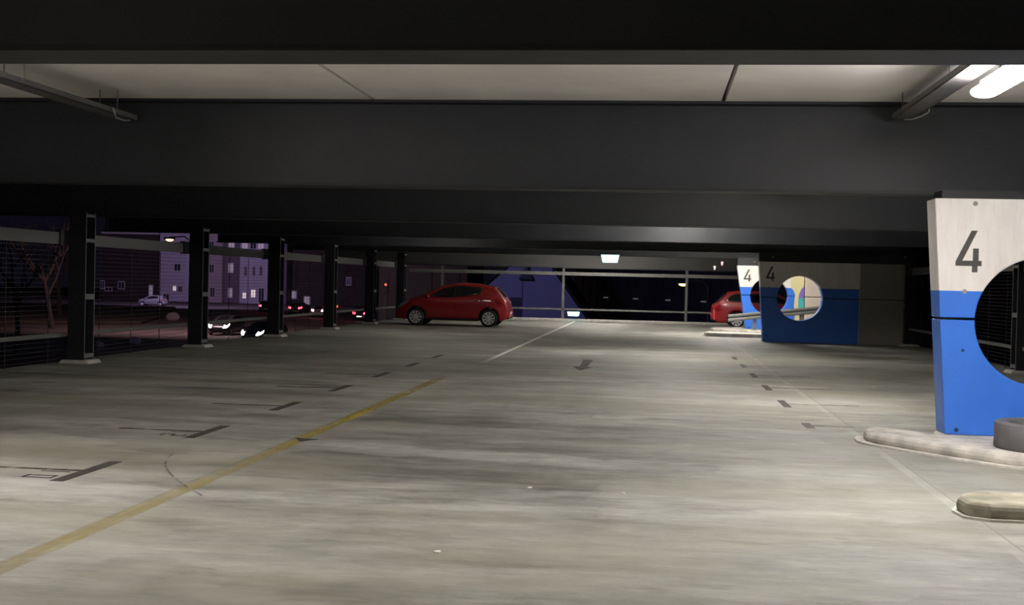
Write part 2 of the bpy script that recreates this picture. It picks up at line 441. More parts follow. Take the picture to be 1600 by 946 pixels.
# ------------------------------------------------------------------ concrete piers with a round hole
GLYPH4 = [(.075, 1), (.245, 1), (.245, 1)]
def four(bm, x, z, w, h, y0, y1):
    """the sign painters' figure 4: one slanting stroke, one bar, one short upright"""
    def P(L): return [(x+u*w, z+v*h) for u, v in L]
    out = [(.0, .15), (.0, .255), (.585, 1), (.82, 1), (.255, .275), (.66, .275), (.66, .57), (.88, .57), (.88, .275), (1, .275), (1, .15), (.85, .15), (.85, 0), (.635, 0), (.635, .15)]
    prism(bm, P(out), y0, y1, axes='xz')
def pier(x, Y, w, mname, blue_right, label, top=ZB, shadow_end=False, thick=.38, num=True, slope=.17, hx=.89, nx=.045, z0=.121):
    t = thing('concrete_pillar', label, 'pillar', (x, Y, 0), 0, 'painted pillars with round holes')
    m = pier_material(mname, blue_right)
    g0, g1 = 1.275, 1.295
    def left(z): return -slope*z/2.5
    hole = circle(hx, 1.27, .64)
    up, lo = [], []
    # lower and upper precast element, each with its part of the round opening
    a0 = math.asin((g0-1.27)/.64); a1 = math.asin((g1-1.27)/.64)
    low = [(left(z0), z0), (w, z0), (w, g0)] + [(hx+.64*math.cos(a), 1.27+.64*math.sin(a)) for a in [a0-i*(math.pi+2*a0)/48 for i in range(49)]] + [(left(g0), g0)]
    upp = [(left(g1), g1)] + [(hx+.64*math.cos(a), 1.27+.64*math.sin(a)) for a in [math.pi-a1-i*(math.pi-2*a1)/48 for i in range(49)]] + [(w, g1), (w, top), (left(top), top)]
    b1 = bmesh.new(); prism(b1, low, 0, thick, axes='xz'); obj('lower_element', b1, m, t, bevel=.012)
    b2 = bmesh.new(); prism(b2, upp, 0, thick, axes='xz'); obj('upper_element', b2, m, t, bevel=.012)
    jb = bmesh.new(); box(jb, left(1.28)+.03, hx-.66, .03, thick-.03, g0, g1); box(jb, hx+.66, w-.03, .03, thick-.03, g0, g1)
    obj('joint_strip', jb, M['black'], t)
    if num:
        nb = bmesh.new(); four(nb, nx, 1.755-.0, .25, .415, -.004, .002); obj('painted_number', nb, M['number'], t)
    for ax, hz, r in ((.22, 2.44, .024), (.14, 1.56, .024), (.14, .97, .016), (.10, .17, .022)):
        hb = bmesh.new(); prism(hb, circle(ax, hz, r, 16), -.003, .01, axes='xz'); obj('anchor_hole', hb, mat('plugged_hole', (.27, .25, .24) if hz > 1.5 else (.015, .04, .12), .9), t)
    return t
pier(2.93, 12.3, 4.0, 'blue_white_pier_near', 99, 'large blue and white pillar with a black 4, cut by the right edge', top=2.49)
obj('bearing_plate', bx(-.1, 4.0, .02, .36, 2.49, ZB), M['steel_edge'], bpy.data.objects['concrete_pillar'])
p2 = pier(3.1, 34.6, 3.9, 'blue_white_pier_shade', 2.66, 'unlit dark blue and grey wall pillar with a 4 and a bright view through its hole', top=2.3, hx=1.01, z0=0)
obj('bearing_plate', bx(-.15, 4.1, .02, .36, 2.3, ZB), M['steel_edge'], p2)
p3 = pier(3.144, 41.5, 1.926, 'blue_white_pier_far', 1.9, 'brightly lit small blue and white pillar with a 4 before the right red car', top=2.3, slope=.39, hx=.75, nx=-.125, z0=.121)
obj('bearing_plate', bx(-.33, 1.9, .02, .36, 2.3, ZB), M['steel_edge'], p3)
def patch(name, pts, m, y0=-.006, y1=.002, parent=p3, dx=-3.144):
    b_ = bmesh.new(); prism(b_, [(x+dx, z) for x, z in pts], y0, y1, axes='xz'); return obj(name, b_, m, parent)
# painted funnel figure and coloured field beside the hole of the far pillar
patch('yellow_painted_figure', [(4.62, 1.57), (4.62, 2.28), (5.06, 2.28), (5.06, 1.66), (4.98, 1.55), (4.90, 1.35), (4.875, 1.1), (4.89, .9), (4.93, .78), (4.90, .70), (5.05, .4), (5.05, .3), (4.75, .3), (4.78, .7), (4.75, .8), (4.74, 1.0), (4.755, 1.2), (4.77, 1.35), (4.70, 1.5)], M['yellow_pale'])
patch('purple_painted_field', [(5.06, 1.64), (4.99, 1.54), (4.91, 1.34), (4.90, 1.23), (5.06, 1.23)], M['purple'])
patch('teal_painted_field', [(5.06, 1.225), (4.90, 1.225), (4.885, 1.1), (4.9, .9), (4.94, .78), (4.97, .7), (5.06, .6)], M['teal'])
w_ = thing('cream_wall_panel', 'cream painted wall panel seen through the hole of the unlit pillar', 'wall panel', (5.09, 41.3, 0))
obj('lower_panel', bx(0, 1.95, 0, .2, .121, 1.26), M['cream'], w_, bevel=.01)
obj('upper_panel', bx(0, 1.95, 0, .2, 1.285, ZB), M['cream'], w_, bevel=.01)

# ------------------------------------------------------------------ kerbs and floor furniture
def island(name, pts, h, m, label, foot=.09, bev=.03):
    t = thing(name, label, 'kerb', (0, 0, 0), 0, 'raised concrete kerb islands')
    b_ = bmesh.new(); prism(b_, pts, 0, h); obj('raised_top', b_, m, t, bevel=bev, seg=3)
    if foot:
        cx = sum(p[0] for p in pts)/len(pts); cy = sum(p[1] for p in pts)/len(pts)
        out = []
        n = len(pts)
        for i in range(n):
            a, b, c = Vector(pts[i-1]), Vector(pts[i]), Vector(pts[(i+1) % n])
            d = ((b-a).normalized()+(c-b).normalized()).normalized(); nn = Vector((d.y, -d.x))
            if nn.dot(b-Vector((cx, cy))) < 0 and n > 30: nn = -nn
            out.append((b.x+nn.x*foot, b.y+nn.y*foot))
        f_ = bmesh.new(); prism(f_, out, 0, .018); obj('kerb_foot', f_, M['kerb'], t)
    return t
isl = [(2.17, 12.55), (2.16, 12.35), (2.24, 12.15), (2.42, 11.9), (2.66, 11.58), (2.92, 11.27), (3.15, 11.02), (3.45, 10.84), (3.85, 10.68), (4.5, 10.55), (6.8, 10.45), (6.8, 12.75), (2.9, 12.75), (2.86, 12.36), (2.6, 12.62), (2.34, 12.8), (2.22, 12.72)]
island('kerb_island', isl, .12, M['kerb'], 'long curved pale kerb island under the big blue pillar', bev=.055)
island('kerb_island', [(2.14, 8.62), (2.16, 8.42), (2.3, 8.34), (6, 8.3), (6, 8.86), (2.35, 8.86), (2.2, 8.78)], .12, M['kerb_dirty'], 'dirty low kerb cut by the right edge, in front of the grey ring', foot=.03, bev=.045)
island('kerb_island', [(1.55, 37.6), (1.62, 37.2), (1.95, 37.0), (6.9, 37.0), (6.9, 37.6), (2.3, 38.3), (1.7, 38.1)], .12, M['kerb'], 'pale far kerb island beside the edge of the unlit pillar', foot=.05)
island('kerb_island', [(1.9, 41.4), (2.0, 40.9), (2.4, 40.3), (3.2, 39.8), (6.9, 39.6), (6.9, 43.2), (3.0, 43.2), (2.1, 42.4)], .12, M['kerb'], 'pale kerb island under the small lit blue pillar', foot=.08)

t = thing('round_planter_ring', 'dark grey round ring standing on the kerb before the big blue pillar', 'planter', (3.60, 11.42, .12))
b_ = bmesh.new(); lathe(b_, [(.29, .0), (.42, 0), (.435, .02), (.435, .225), (.42, .245), (.33, .245), (.315, .23), (.30, .02), (.29, 0)], 64)
obj('ring_wall', b_, M['ringrubber'], t, smooth=False, bevel=0)
for p in t.children[0].data.polygons: p.use_smooth = True
b_ = bmesh.new(); prism(b_, circle(0, 0, .3, 40), .01, .06); obj('inner_fill', b_, M['inner'], t)

# sloping crash barrier by the far pillar
t = thing('crash_barrier', 'grey metal crash barrier rising to the right before the small lit pillar', 'barrier', (0, 0, 0))
b_ = bmesh.new()
A, B = Vector((2.45, 40.3, .50)), Vector((6.9, 40.9, 1.02))
prof = [(-.12, 0), (-.09, -.05), (-.045, -.05), (0, .0), (.045, -.05), (.09, -.05), (.12, 0), (.105, .012), (.0, .02), (-.105, .012)]
vs = [[b_.verts.new((p.x, p.y+o, p.z+z)) for z, o in prof] for p in (A, B)]
n = len(prof)
for i in range(n): b_.faces.new((vs[0][i], vs[0][(i+1) % n], vs[1][(i+1) % n], vs[1][i]))
b_.faces.new(vs[0]); b_.faces.new(vs[1][::-1])
obj('rail', b_, M['galv'], t)
for f in (.2, .55, .9):
    p = A.lerp(B, f); obj('post', bx(p.x-.06, p.x+.06, p.y+.03, p.y+.09, .12, p.z-.02), M['galv'], t)

# ------------------------------------------------------------------ floor markings
def strip_obj(name, rects, z, m, parent=None):
    b_ = bmesh.new()
    for x0, x1, y0, y1 in rects: box(b_, x0, x1, y0, y1, .0005, z)
    return obj(name, b_, m, parent)
ordl = ['cut by the left edge', 'second from the left edge', 'third from the left edge',
        'fourth from the left edge', 'fifth from the left edge', 'sixth, small and faint', 'seventh, just a short dash']
def digits(s, x, y, w, h, parent):
    segs = {'1': 'bc', '2': 'abged', '3': 'abgcd', '0': 'abcdef', '5': 'afgcd', '4': 'fgbc'}
    tck = .022
    for i, c in enumerate(s):
        # the figures are read from the lane side: their height runs along X
        y0 = y - i*(w+.07)
        def seg(a):
            u = {'a': (h-tck, h, 0, w), 'g': (h/2-tck/2, h/2+tck/2, 0, w), 'd': (0, tck, 0, w), 'b': (h/2, h, w-tck, w), 'c': (0, h/2, w-tck, w), 'e': (0, h/2, 0, tck), 'f': (h/2, h, 0, tck)}[a]
            box(bm, x-u[1], x-u[0], y0+u[2]-w, y0+u[3]-w, .0005, .002)
        bm = bmesh.new()
        for a in segs[c]: seg(a)
        obj('bay_digit', bm, M['mark_thin'], parent)
for k in range(7):
    yc = 8.735 + 2.49*k
    t = thing('bay_marking', 'dark T-shaped bay marking on the left floor, ' + ordl[k], 'floor marking', (-4.35, yc, 0), 0, 'left bay markings')
    strip_obj('lane_bar', [(-.055, .055, -.49, .49)], .002, M['mark'], t)
    if k < 5: strip_obj('bay_line', [(-.92 if k else -1.3, -.055, -.03-.0, .03)], .002, M['mark_thin'], t)
    if k < 2:
        digits('10', -.10, -.07, .12, .24, t) if k == 0 else digits(['', '12', '13', '14'][k], -.10, -.07, .12, .24, t)
ordr = ['beside the big kerb island', 'second from the kerb island', 'third from the kerb island',
        'fourth from the kerb island', 'fifth from the kerb island', 'sixth and faint']
for k in range(6):
    yc = 13.69 + 2.5*k
    t = thing('bay_marking', 'dark bay dash on the right floor, ' + ordr[k], 'floor marking', (1.755, yc, 0), 0, 'right bay markings')
    hb = .24 if k == 0 else .47
    strip_obj('lane_bar', [(-.05, .05, -hb if k else -.25, hb if k else .25)], .002, M['mark'], t)
    if k < 5: strip_obj('bay_line', [(.05, .98 if k else .5, -.022, .022)], .002, M['mark_thin'], t)
b_ = bmesh.new(); prism(b_, [(-1.42, 24.15), (-1.22, 24.1), (-1.22, 22.0), (-1.12, 21.95), (-1.3, 21.05), (-1.5, 22.02), (-1.36, 22.05)], .0005, .002)
tag(obj('arrow_marking', b_, M['mark']), 'dark painted arrow in the middle of the lane pointing at the viewer', 'floor marking')
b_ = bmesh.new(); prism(b_, [(-3.40, 11.03), (-3.16, 10.98), (-3.28, 10.78)], .0025, .004)
tag(obj('triangle_marking', b_, mat('dark_triangle_paint', (.03, .025, .02), .7)), 'small dark triangle painted on the yellow line', 'floor marking')
def ymask(g, tc, a):
    sep = g.n('ShaderNodeSeparateXYZ'); g.l(tc, sep.inputs[0])
    near = g.rng(sep.outputs[1], 10, 12, .42, 1); farr = g.rng(sep.outputs[1], 16, 19, 1, 0)
    return g.math('MULTIPLY', g.math('MULTIPLY', a, near), farr)
yl = strip_obj('yellow_line', [(-3.40, -3.26, -4, 22)], .0015, worn_paint('rubbed_yellow_paint', (.43, .33, .045), .9, ymask))
tag(yl, 'faded yellow line running along the lane', 'floor marking')
b_ = bmesh.new()
sc_ = [(-4.08+.96*(a/11)**1.5, 9.74-1.78*a/11) for a in range(12)]
for a, c in zip(sc_, sc_[1:]):
    d = Vector((c[0]-a[0], c[1]-a[1])).normalized()*.010; nx, ny = -d.y, d.x
    prism(b_, [(a[0]+nx, a[1]+ny), (c[0]+nx, c[1]+ny), (c[0]-nx, c[1]-ny), (a[0]-nx, a[1]-ny)], .0016, .0022)
tag(obj('tyre_scuff', b_, worn_paint('rubber_scuff', (.2, .195, .185), .2)), 'curved grey tyre scuff crossing the yellow line', 'floor marking')
LITTER = ((-1.195, 6.62, .022, 'tiny white paper scrap on the lane, closest to the viewer'), (-.90, 8.83, .018, 'tiny pale speck of litter in the lane below the arrow'), (-.2, 8.78, .016, 'tiny reddish pale speck right of the other specks in the lane'))
for (x, y, s, l) in LITTER:
    b_ = bmesh.new(); prism(b_, [(x-s, y-s*.6), (x+s*.8, y-s), (x+s, y+s*.7), (x-.3*s, y+s)], .0005, .006)
    for v in b_.verts:
        if v.co.z > .003: v.co.z += random.random()*.006
    tag(obj('paper_scrap', b_, M['litter']), l, 'litter')

# ------------------------------------------------------------------ ceiling services
def lamp(x, yc, L, label, m, z=3.34, w=.13):
    t = thing('fluorescent_lamp', label, 'ceiling lamp', (x, yc, z), 0, 'fluorescent ceiling lamps')
    obj('housing', bx(-w*.22, w*.22, -L/2+.1, L/2-.1, .075, .12), M['housing'], t, bevel=.01)
    b_ = bmesh.new(); nn = 14; rings = []
    for yy, s in ((-L/2, .55), (-L/2+.03, .9), (-L/2+.07, 1), (L/2-.07, 1), (L/2-.03, .9), (L/2, .55)):
        rings.append([b_.verts.new((math.cos(2*math.pi*k/nn)*w/2*s, yy, .03+math.sin(2*math.pi*k/nn)*.05*s)) for k in range(nn)])
    for a, c in zip(rings, rings[1:]):
        for k in range(nn): b_.faces.new((a[k], a[(k+1) % nn], c[(k+1) % nn], c[k]))
    b_.faces.new(rings[0]); b_.faces.new(rings[-1][::-1])
    obj('diffuser', b_, m, t, smooth=True)
    for s in (-.3, .3): obj('hanger', bx(-.01, .01, L*s-.01, L*s+.01, .13, ZC-z), M['tray'], t)
    return t
lamp(2.64, 8.95, 2.5, 'glowing white fluorescent lamp at the upper right edge', M['tube_near'], z=3.17, w=.23)
def tube_mat(k, col=(1, .955, .89)): return mat('lit_diffuser', (.9, .9, .9), .4, emit=col, es=LAMP*k)
PINK = (1, .93, .88)
HID = [(-5.45, 7.5, tube_mat(1.0, PINK), 'fluorescent lamp hidden behind the closest beam, lighting the left ceiling'),
       (-1.5, 6.25, tube_mat(.75), 'added fill lamp over the lane, unseen behind the closest beam'),  # added to brighten the middle of the ceiling
       (-1.6, -1.8, tube_mat(.2), 'fluorescent lamp above the lane behind the viewer'),
       (-6.2, -1.5, tube_mat(.4, PINK), 'fluorescent lamp above the left bays behind the viewer'),
       (-5.45, 15.4, tube_mat(.1, PINK), 'added weak fill lamp, unseen behind the second beam on the left'),  # added to lift the floor of the left bays
       (2.2, 16.6, tube_mat(1.5), 'fluorescent lamp behind the second beam on the right'),
       (.6, 26.3, tube_mat(1.7), 'fluorescent lamp behind the third beam above the lane'),
       (-6.6, 33.6, tube_mat(.24), 'added weak fill lamp, unseen over the left bays before the red car'),  # added to light the flank of the red car
       (2.72, 31.6, M['tube_off'], 'unlit fluorescent lamp in front of the unlit blue pillar'),
       (2.3, 38.6, tube_mat(2.6), 'fluorescent lamp above the far pale kerb islands'),
       (-2.2, 45.2, tube_mat(1.9), 'fluorescent lamp near the far railing, behind the red car')]
for x, y, m_, l in HID: lamp(x, y, 1.2 if y == 6.25 else 2.4, l, m_, z=2.92 if y in (6.25, 7.5) else 3.34 if y == 26.3 else 3.2)
def tray(x, y0, y1, z, label):
    t = thing('cable_tray', label, 'cable tray', (x, 0, z), 0, 'cable trays under the ceiling')
    b_ = bmesh.new(); box(b_, -.1, .1, y0, y1, 0, .006); box(b_, -.1, -.094, y0, y1, 0, .06); box(b_, .094, .1, y0, y1, 0, .06)
    obj('tray_channel', b_, M['tray'], t)
    b_ = bmesh.new()
    tube(b_, [(-.04, y0, .03), (-.04, y1-.02, .03)], .016); tube(b_, [(.03, y0, .025), (.03, y1-.1, .025)], .013)
    obj('cable', b_, M['black'], t)
    b_ = bmesh.new(); s = 1 if x > 0 else 1
    tube(b_, [(.02, y1-.02, .0), (.05, y1-.25, -.03), (.09, y1-.5, -.035), (.13, y1-.62, -.01), (.13, y1-.66, .05)], .008)
    obj('loop_cable', b_, mat('light_cable', (.28, .28, .28), .5), t)
    for yy in (y1-.5, y1-2.4, y1-4.3):
        obj('hanger', bx(-.104, -.096, yy-.004, yy+.004, .03, ZC-z), M['tray'], t); obj('hanger', bx(.096, .104, yy-.004, yy+.004, .03, ZC-z), M['tray'], t)
    return t
tray(2.50, 5.6, 12.72, 3.33, 'grey cable tray under the ceiling beside the glowing lamp, right')
tray(-5.92, 5.6, 12.72, 3.26, 'grey cable tray under the ceiling at the upper left')

# blue-white emergency lamp, and a glowing wedge in place of a reflection
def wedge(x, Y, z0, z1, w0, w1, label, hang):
    t = thing('lit_wedge', label, 'emergency lamp', (x, Y, z0))
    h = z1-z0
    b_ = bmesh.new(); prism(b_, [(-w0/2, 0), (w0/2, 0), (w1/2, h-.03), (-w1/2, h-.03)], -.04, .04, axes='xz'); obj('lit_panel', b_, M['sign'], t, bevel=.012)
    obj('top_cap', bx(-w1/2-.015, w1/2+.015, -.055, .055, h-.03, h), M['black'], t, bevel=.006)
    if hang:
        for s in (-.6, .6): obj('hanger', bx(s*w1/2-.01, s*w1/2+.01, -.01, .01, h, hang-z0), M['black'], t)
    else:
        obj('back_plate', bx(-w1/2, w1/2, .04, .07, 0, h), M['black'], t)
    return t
wedge(-1.37, 35.68, 2.20, 2.46, .44, .54, 'blue-white lit wedge lamp hanging from the beam near the centre', ZB)
wedge(-3.28, YE-.38, .22, .42, .42, .5, 'blue-white glowing wedge standing in for a reflection, low on the far railing', None)  # reflection built as a glowing shape; its plate and clamp are added
obj('clamp', bx(-.03, .03, .07, .13, .15, .22), M['black'], [o for o in bpy.data.objects if o.name.startswith('lit_wedge')][-1])
for x, z, l in ((2.36, 2.40, 'upper small pinkish lamp left of the lit far pillar'), (2.10, 2.24, 'lower small pinkish lamp left of the lit far pillar')):
    t = thing('small_lamp', l, 'small lamp', (x, 43.17, z))
    b_ = bmesh.new(); lathe(b_, [(.0, -.09), (.025, -.08), (.035, -.02), (.045, .05), (.0, .06)], 12); obj('lamp_shade', b_, M['pink_on'], t, smooth=True)
    obj('hanger', bx(-.006, .006, -.006, .006, .06, ZB-z), M['black'], t)

# ------------------------------------------------------------------ cars
WB0, WB1, WR, LEN, RW0, RW1, RWI = .72, 3.23, .295, 3.90, 3.43, 3.69, .06
TOP = [(0, .46), (.03, .56), (.10, .67), (.28, .80), (.52, .93), (.9, 1.03), (1.23, 1.20), (1.64, 1.385), (2.08, 1.47), (2.38, 1.487), (2.83, 1.46), (3.27, 1.39), (3.40, 1.35), (3.54, 1.20), (3.70, 1.0), (3.80, .88), (3.82, .76), (3.87, .62), (3.90, .50)]
def interp(T, x):
    if x <= T[0][0]: return T[0][1]
    for (a, b), (c, d) in zip(T, T[1:]):
        if x <= c: return b+(d-b)*(x-a)/(c-a)
    return T[-1][1]
def topz(x): return interp(TOP, x)
def plan(x):
    a = max(0, (.75-x)/.75); b = max(0, (x-LEN+.65)/.65)
    return .845*(1-.30*a**2.6)*(1-.22*b**2.6)
def halfw(x, z):
    w = plan(x)
    if z < .95: return w*(1-.07*((z-.62)/.45)**2)
    return w*(1-.07*(.33/.45)**2) - (z-.95)*.42
def botz(x):
    for xc in (WB0, WB1):
        if abs(x-xc) < .365: return max(.19, .30+math.sqrt(.365**2-(x-xc)**2))
    if x < .3: return .19+.06*(1-x/.3)
    if x > LEN-.3: return .19+.16*(x-LEN+.3)/.3
    return .19
def car_body():
    b_ = bmesh.new(); xs = sorted(set([0, .012, .03, .06, .1] + [LEN-q for q in (0, .015, .04, .07, .1, .13)] + [round(i*.05, 3) for i in range(1, int(LEN/.05))] + [xc+.365*math.cos(a*math.pi/14) for xc in (WB0, WB1) for a in range(15)]))
    rings = []
    for x in xs:
        T = topz(x); B0 = min(botz(x), T-.05); r = min(.13, (T-B0)*.4)
        side = []
        for k in range(9):
            z = B0+(T-r-B0)*k/8; side.append((halfw(x, z), z))
        w1 = side[-1][0]
        for k in range(1, 6):
            a = k/5*math.pi/2*.92; side.append((w1-r*.9*(1-math.cos(a)), T-r+r*math.sin(a)*.93))
        w2, z2 = side[-1]
        for k in (1, 2, 3):
            f = k/3; side.append((w2*(1-f), z2+(T+.0-z2)*(1-(1-f)**2)))
        full = [(x, -y, z) for y, z in side] + [(x, y, z) for y, z in side[:-1][::-1]]
        rings.append([b_.verts.new(p) for p in full])
    for a, c in zip(rings, rings[1:]):
        for k in range(len(a)-1): b_.faces.new((a[k], a[k+1], c[k+1], c[k]))
        b_.faces.new((a[-1], a[0], c[0], c[-1]))
    b_.faces.new(rings[0]); b_.faces.new(rings[-1][::-1])
    return b_
def side_patch(poly, s, off=.006, n=18, top=None):
    """a piece of the flank: polygon in (x, z) laid on the curved side"""
    b_ = bmesh.new()
    # sample columns between x limits
    x0 = min(p[0] for p in poly); x1 = max(p[0] for p in poly); cols = []
    def span(x):
        zs = []
        for i in range(len(poly)):
            (xa, za), (xb, zb) = poly[i], poly[(i+1) % len(poly)]
            if (xa <= x <= xb) or (xb <= x <= xa):
                if abs(xb-xa) < 1e-9: zs += [za, zb]
                else: zs.append(za+(zb-za)*(x-xa)/(xb-xa))
        return min(zs), max(zs)
    for i in range(n+1):
        x = x0+(x1-x0)*(i/n); x = min(max(x, x0+1e-4), x1-1e-4); a, c = span(x); cols.append([b_.verts.new((x, s*(halfw(x, a+(c-a)*j/6)+off), a+(c-a)*j/6)) for j in range(7)])
    for p, q in zip(cols, cols[1:]):
        for j in range(6): b_.faces.new((p[j], p[j+1], q[j+1], q[j]))
    r = bmesh.ops.extrude_face_region(b_, geom=b_.faces[:])
    for v in [e for e in r['geom'] if isinstance(e, bmesh.types.BMVert)]: v.co.y -= s*.03
    return b_
def top_patch(xa, xb, inset, off=.006, ny=8):
    b_ = bmesh.new(); rows = []
    for i in range(9):
        x = xa+(xb-xa)*i/8; T = topz(x); w = (halfw(x, T-.12)-inset)
        rows.append([b_.verts.new((x, w*(2*j/ny-1), T-.028*(abs(2*j/ny-1))**2+off*1.2)) for j in range(ny+1)])
    for p, q in zip(rows, rows[1:]):
        for j in range(ny): b_.faces.new((p[j], p[j+1], q[j+1], q[j]))
    r = bmesh.ops.extrude_face_region(b_, geom=b_.faces[:])
    for v in [e for e in r['geom'] if isinstance(e, bmesh.types.BMVert)]: v.co.z -= .03
    return b_
def end_x(z, rear):
    rng_ = [LEN-i*.005 for i in range(200)] if rear else [i*.005 for i in range(200)]
    for x in rng_:
        if topz(x) >= z: return x
    return rng_[-1]
def end_patch(b_, s, y0, z0, z1, rear, off=.02):
    rows = []
    for i in range(6):
        z = z0+(z1-z0)*i/5; x = end_x(z+.02, rear); w = halfw(x, z); sg = 1 if rear else -1
        rows.append([b_.verts.new((x+sg*(off-.05*(j/6)**3), s*(y0+(w+.01-y0)*j/6), z)) for j in range(7)])
    fs = []
    for p, q in zip(rows, rows[1:]):
        for j in range(6): fs.append(b_.faces.new((p[j], p[j+1], q[j+1], q[j])))
    e = bmesh.ops.extrude_face_region(b_, geom=fs)
    for v in [q for q in e['geom'] if isinstance(q, bmesh.types.BMVert)]: v.co.x -= (1 if rear else -1)*.06
def wheel(parent, x, y, s):
    b_ = bmesh.new(); lathe(b_, [(.215, -.09), (.27, -.09), (.292, -.07), (.295, 0), (.292, .07), (.27, .09), (.215, .09), (.215, -.09)], 40, axis='y')
    o = obj('wheel', b_, M['rubber'], parent, smooth=True, loc=(x, y, WR))
    c = bmesh.new(); yo = s*.06
    lathe(c, [(.0, yo), (.215, yo)], 40, axis='y', mi=1)
    lathe(c, [(.185, yo+s*.012), (.222, yo+s*.02), (.222, yo-s*.01)], 40, axis='y')
    lathe(c, [(.0, yo+s*.035), (.04, yo+s*.033), (.05, yo)], 20, axis='y')
    for k in range(9):
        a = 2*math.pi*k/9; d = Vector((math.cos(a), 0, math.sin(a))); n_ = Vector((-d.z, 0, d.x))
        p0, p1 = d*.035, d*.195
        vs = [c.verts.new(p+n_*q+Vector((0, yy, 0))) for p, hw_ in ((p0, .016), (p1, .042)) for q, yy in ((-hw_, yo+s*.004), (hw_, yo+s*.004), (hw_*.6, yo+s*.024), (-hw_*.6, yo+s*.024))]
        for f in ((0, 4, 5, 1), (1, 5, 6, 2), (2, 6, 7, 3), (3, 7, 4, 0), (4, 7, 6, 5)): c.faces.new([vs[i] for i in f])
    obj('wheel_cover', c, [M['cover'], M['rubber']], o)
    return o
TAILP = [(3.42, .96), (3.55, 1.0), (3.66, .99), (3.745, .90), (3.79, .74), (3.60, .80)]
GL_SIDE = [(1.13, .975), (1.32, 1.10), (1.62, 1.28), (1.85, 1.355), (2.2, 1.395), (2.6, 1.385), (2.99, 1.33), (3.0, 1.28), (2.9, 1.09), (2.5, 1.03), (1.9, .99)]
def make_car(name, label, cat, loc, rz, group=None):
    t = thing(name, label, cat, loc, rz, group)
    obj('body', car_body(), M['red'], t, smooth=True)
    ub = bmesh.new(); box(ub, .25, LEN-.25, -.70, .70, .22, .60); obj('underbody', ub, M['black'], t)
    for s in (-1, 1):
        obj('side_window', side_patch(GL_SIDE, s, .007), M['glass'], t, smooth=True)
        pl = bmesh.new(); a, c = (2.02, 1.0), (2.07, 1.39)
        bar(pl, (a[0], s*(halfw(*a)+.012), a[1]), (c[0], s*(halfw(*c)+.012), c[1]), .012, .035); obj('door_pillar', pl, M['black'], t)
        sk = side_patch([(1.1, .20), (1.1, .27), (WB1-.37, .27), (WB1-.37, .20)], s, .012); obj('side_skirt', sk, M['black'], t)
        hl = side_patch([(.06, .60), (.2, .74), (.50, .89), (.42, .76), (.2, .62)], s, .010); end_patch(hl, s, .47, .56, .78, False); obj('headlamp', hl, M['head'], t, smooth=True)
        tl = side_patch(TAILP, s, .016, 10); end_patch(tl, s, .46, .72, .93, True); obj('tail_lamp', tl, M['tail'], t, smooth=True)
        for xa in (1.88, 2.72):
            dh = bmesh.new(); bar(dh, (xa, s*(halfw(xa, .88)+.02), .89), (xa+.14, s*(halfw(xa+.14, .88)+.02), .897), .02, .025); obj('door_handle', dh, M['red'], t)
        mr = bmesh.new(); bmesh.ops.create_icosphere(mr, subdivisions=3, radius=1)
        for v in mr.verts: v.co = Vector((1.13+v.co.x*.075, s*(.90+v.co.y*.10), .99+v.co.z*.07))
        obj('wing_mirror', mr, M['red'], t, smooth=True)
        for x_ in (1.12, 2.06, WB1-.3):
            dl = bmesh.new()
            for q in range(8):
                z0_, z1_ = .3+.085*q, .3+.085*(q+1); bar(dl, (x_, s*(halfw(x_, z0_)+.001), z0_), (x_, s*(halfw(x_, z1_)+.001), z1_), .006, .004)
            obj('door_gap', dl, M['black'], t)
        for x in (WB0, WB1): wheel(t, x, s*.755, s)
    obj('windscreen', top_patch(.97, 1.70, .08), M['glass'], t, smooth=True)
    obj('rear_window', top_patch(RW0, RW1, RWI), M['glass'], t, smooth=True)
    gr = bmesh.new(); box(gr, -.012, .04, -.42, .42, .27, .40); obj('grille', gr, M['black'], t, bevel=.01)
    np_ = bmesh.new(); box(np_, LEN-.04, LEN+.005, -.26, .26, .44, .53); obj('number_plate', np_, M['plate'], t)
    rb = bmesh.new(); box(rb, LEN-.28, LEN-.01, -.55, .55, .28, .36); obj('lower_bumper', rb, M['black'], t, bevel=.02)
    wp = bmesh.new(); bar(wp, (RW1-.03, 0, topz(RW1-.03)+.02), (RW0+.09, .3, topz(RW0+.09)+.02), .015, .012); obj('rear_wiper', wp, M['black'], t)
    an = bmesh.new(); tube(an, [(2.2, 0, 1.48), (2.36, 0, 1.62)], .004, 6); obj('aerial', an, M['black'], t)
    return t
car = make_car('red_hatchback', 'red small hatchback parked in the left bays, nose pointing left', 'car', (-8.80, 40.45, 0), 0)
WB0, WB1, WR, LEN, RW0, RW1, RWI = .82, 3.22, .305, 4.15, 3.62, 4.02, .015
TOP = [(0, .46), (.03, .56), (.10, .67), (.28, .78), (.6, .90), (1.0, .97), (1.35, 1.17), (1.75, 1.35), (2.15, 1.41), (2.6, 1.425), (3.2, 1.41), (3.5, 1.38), (3.62, 1.31), (3.86, 1.06), (4.02, .90), (4.07, .84), (4.08, .74), (4.13, .64), (4.15, .52)]
TAILP = [(3.84, .84), (3.9, .90), (4.0, .87), (4.05, .80), (4.06, .66), (3.9, .64)]
GL_SIDE = [(1.2, .94), (1.42, 1.08), (1.75, 1.26), (2.0, 1.32), (2.6, 1.335), (3.2, 1.31), (3.42, 1.27), (3.6, 1.05), (3.5, 1.0), (2.5, .97), (1.9, .95)]
make_car('red_hatchback', 'red hatchback at the right, partly hidden behind the small lit blue pillar', 'car', (2.13+4.15, 45.9, 0), math.pi)

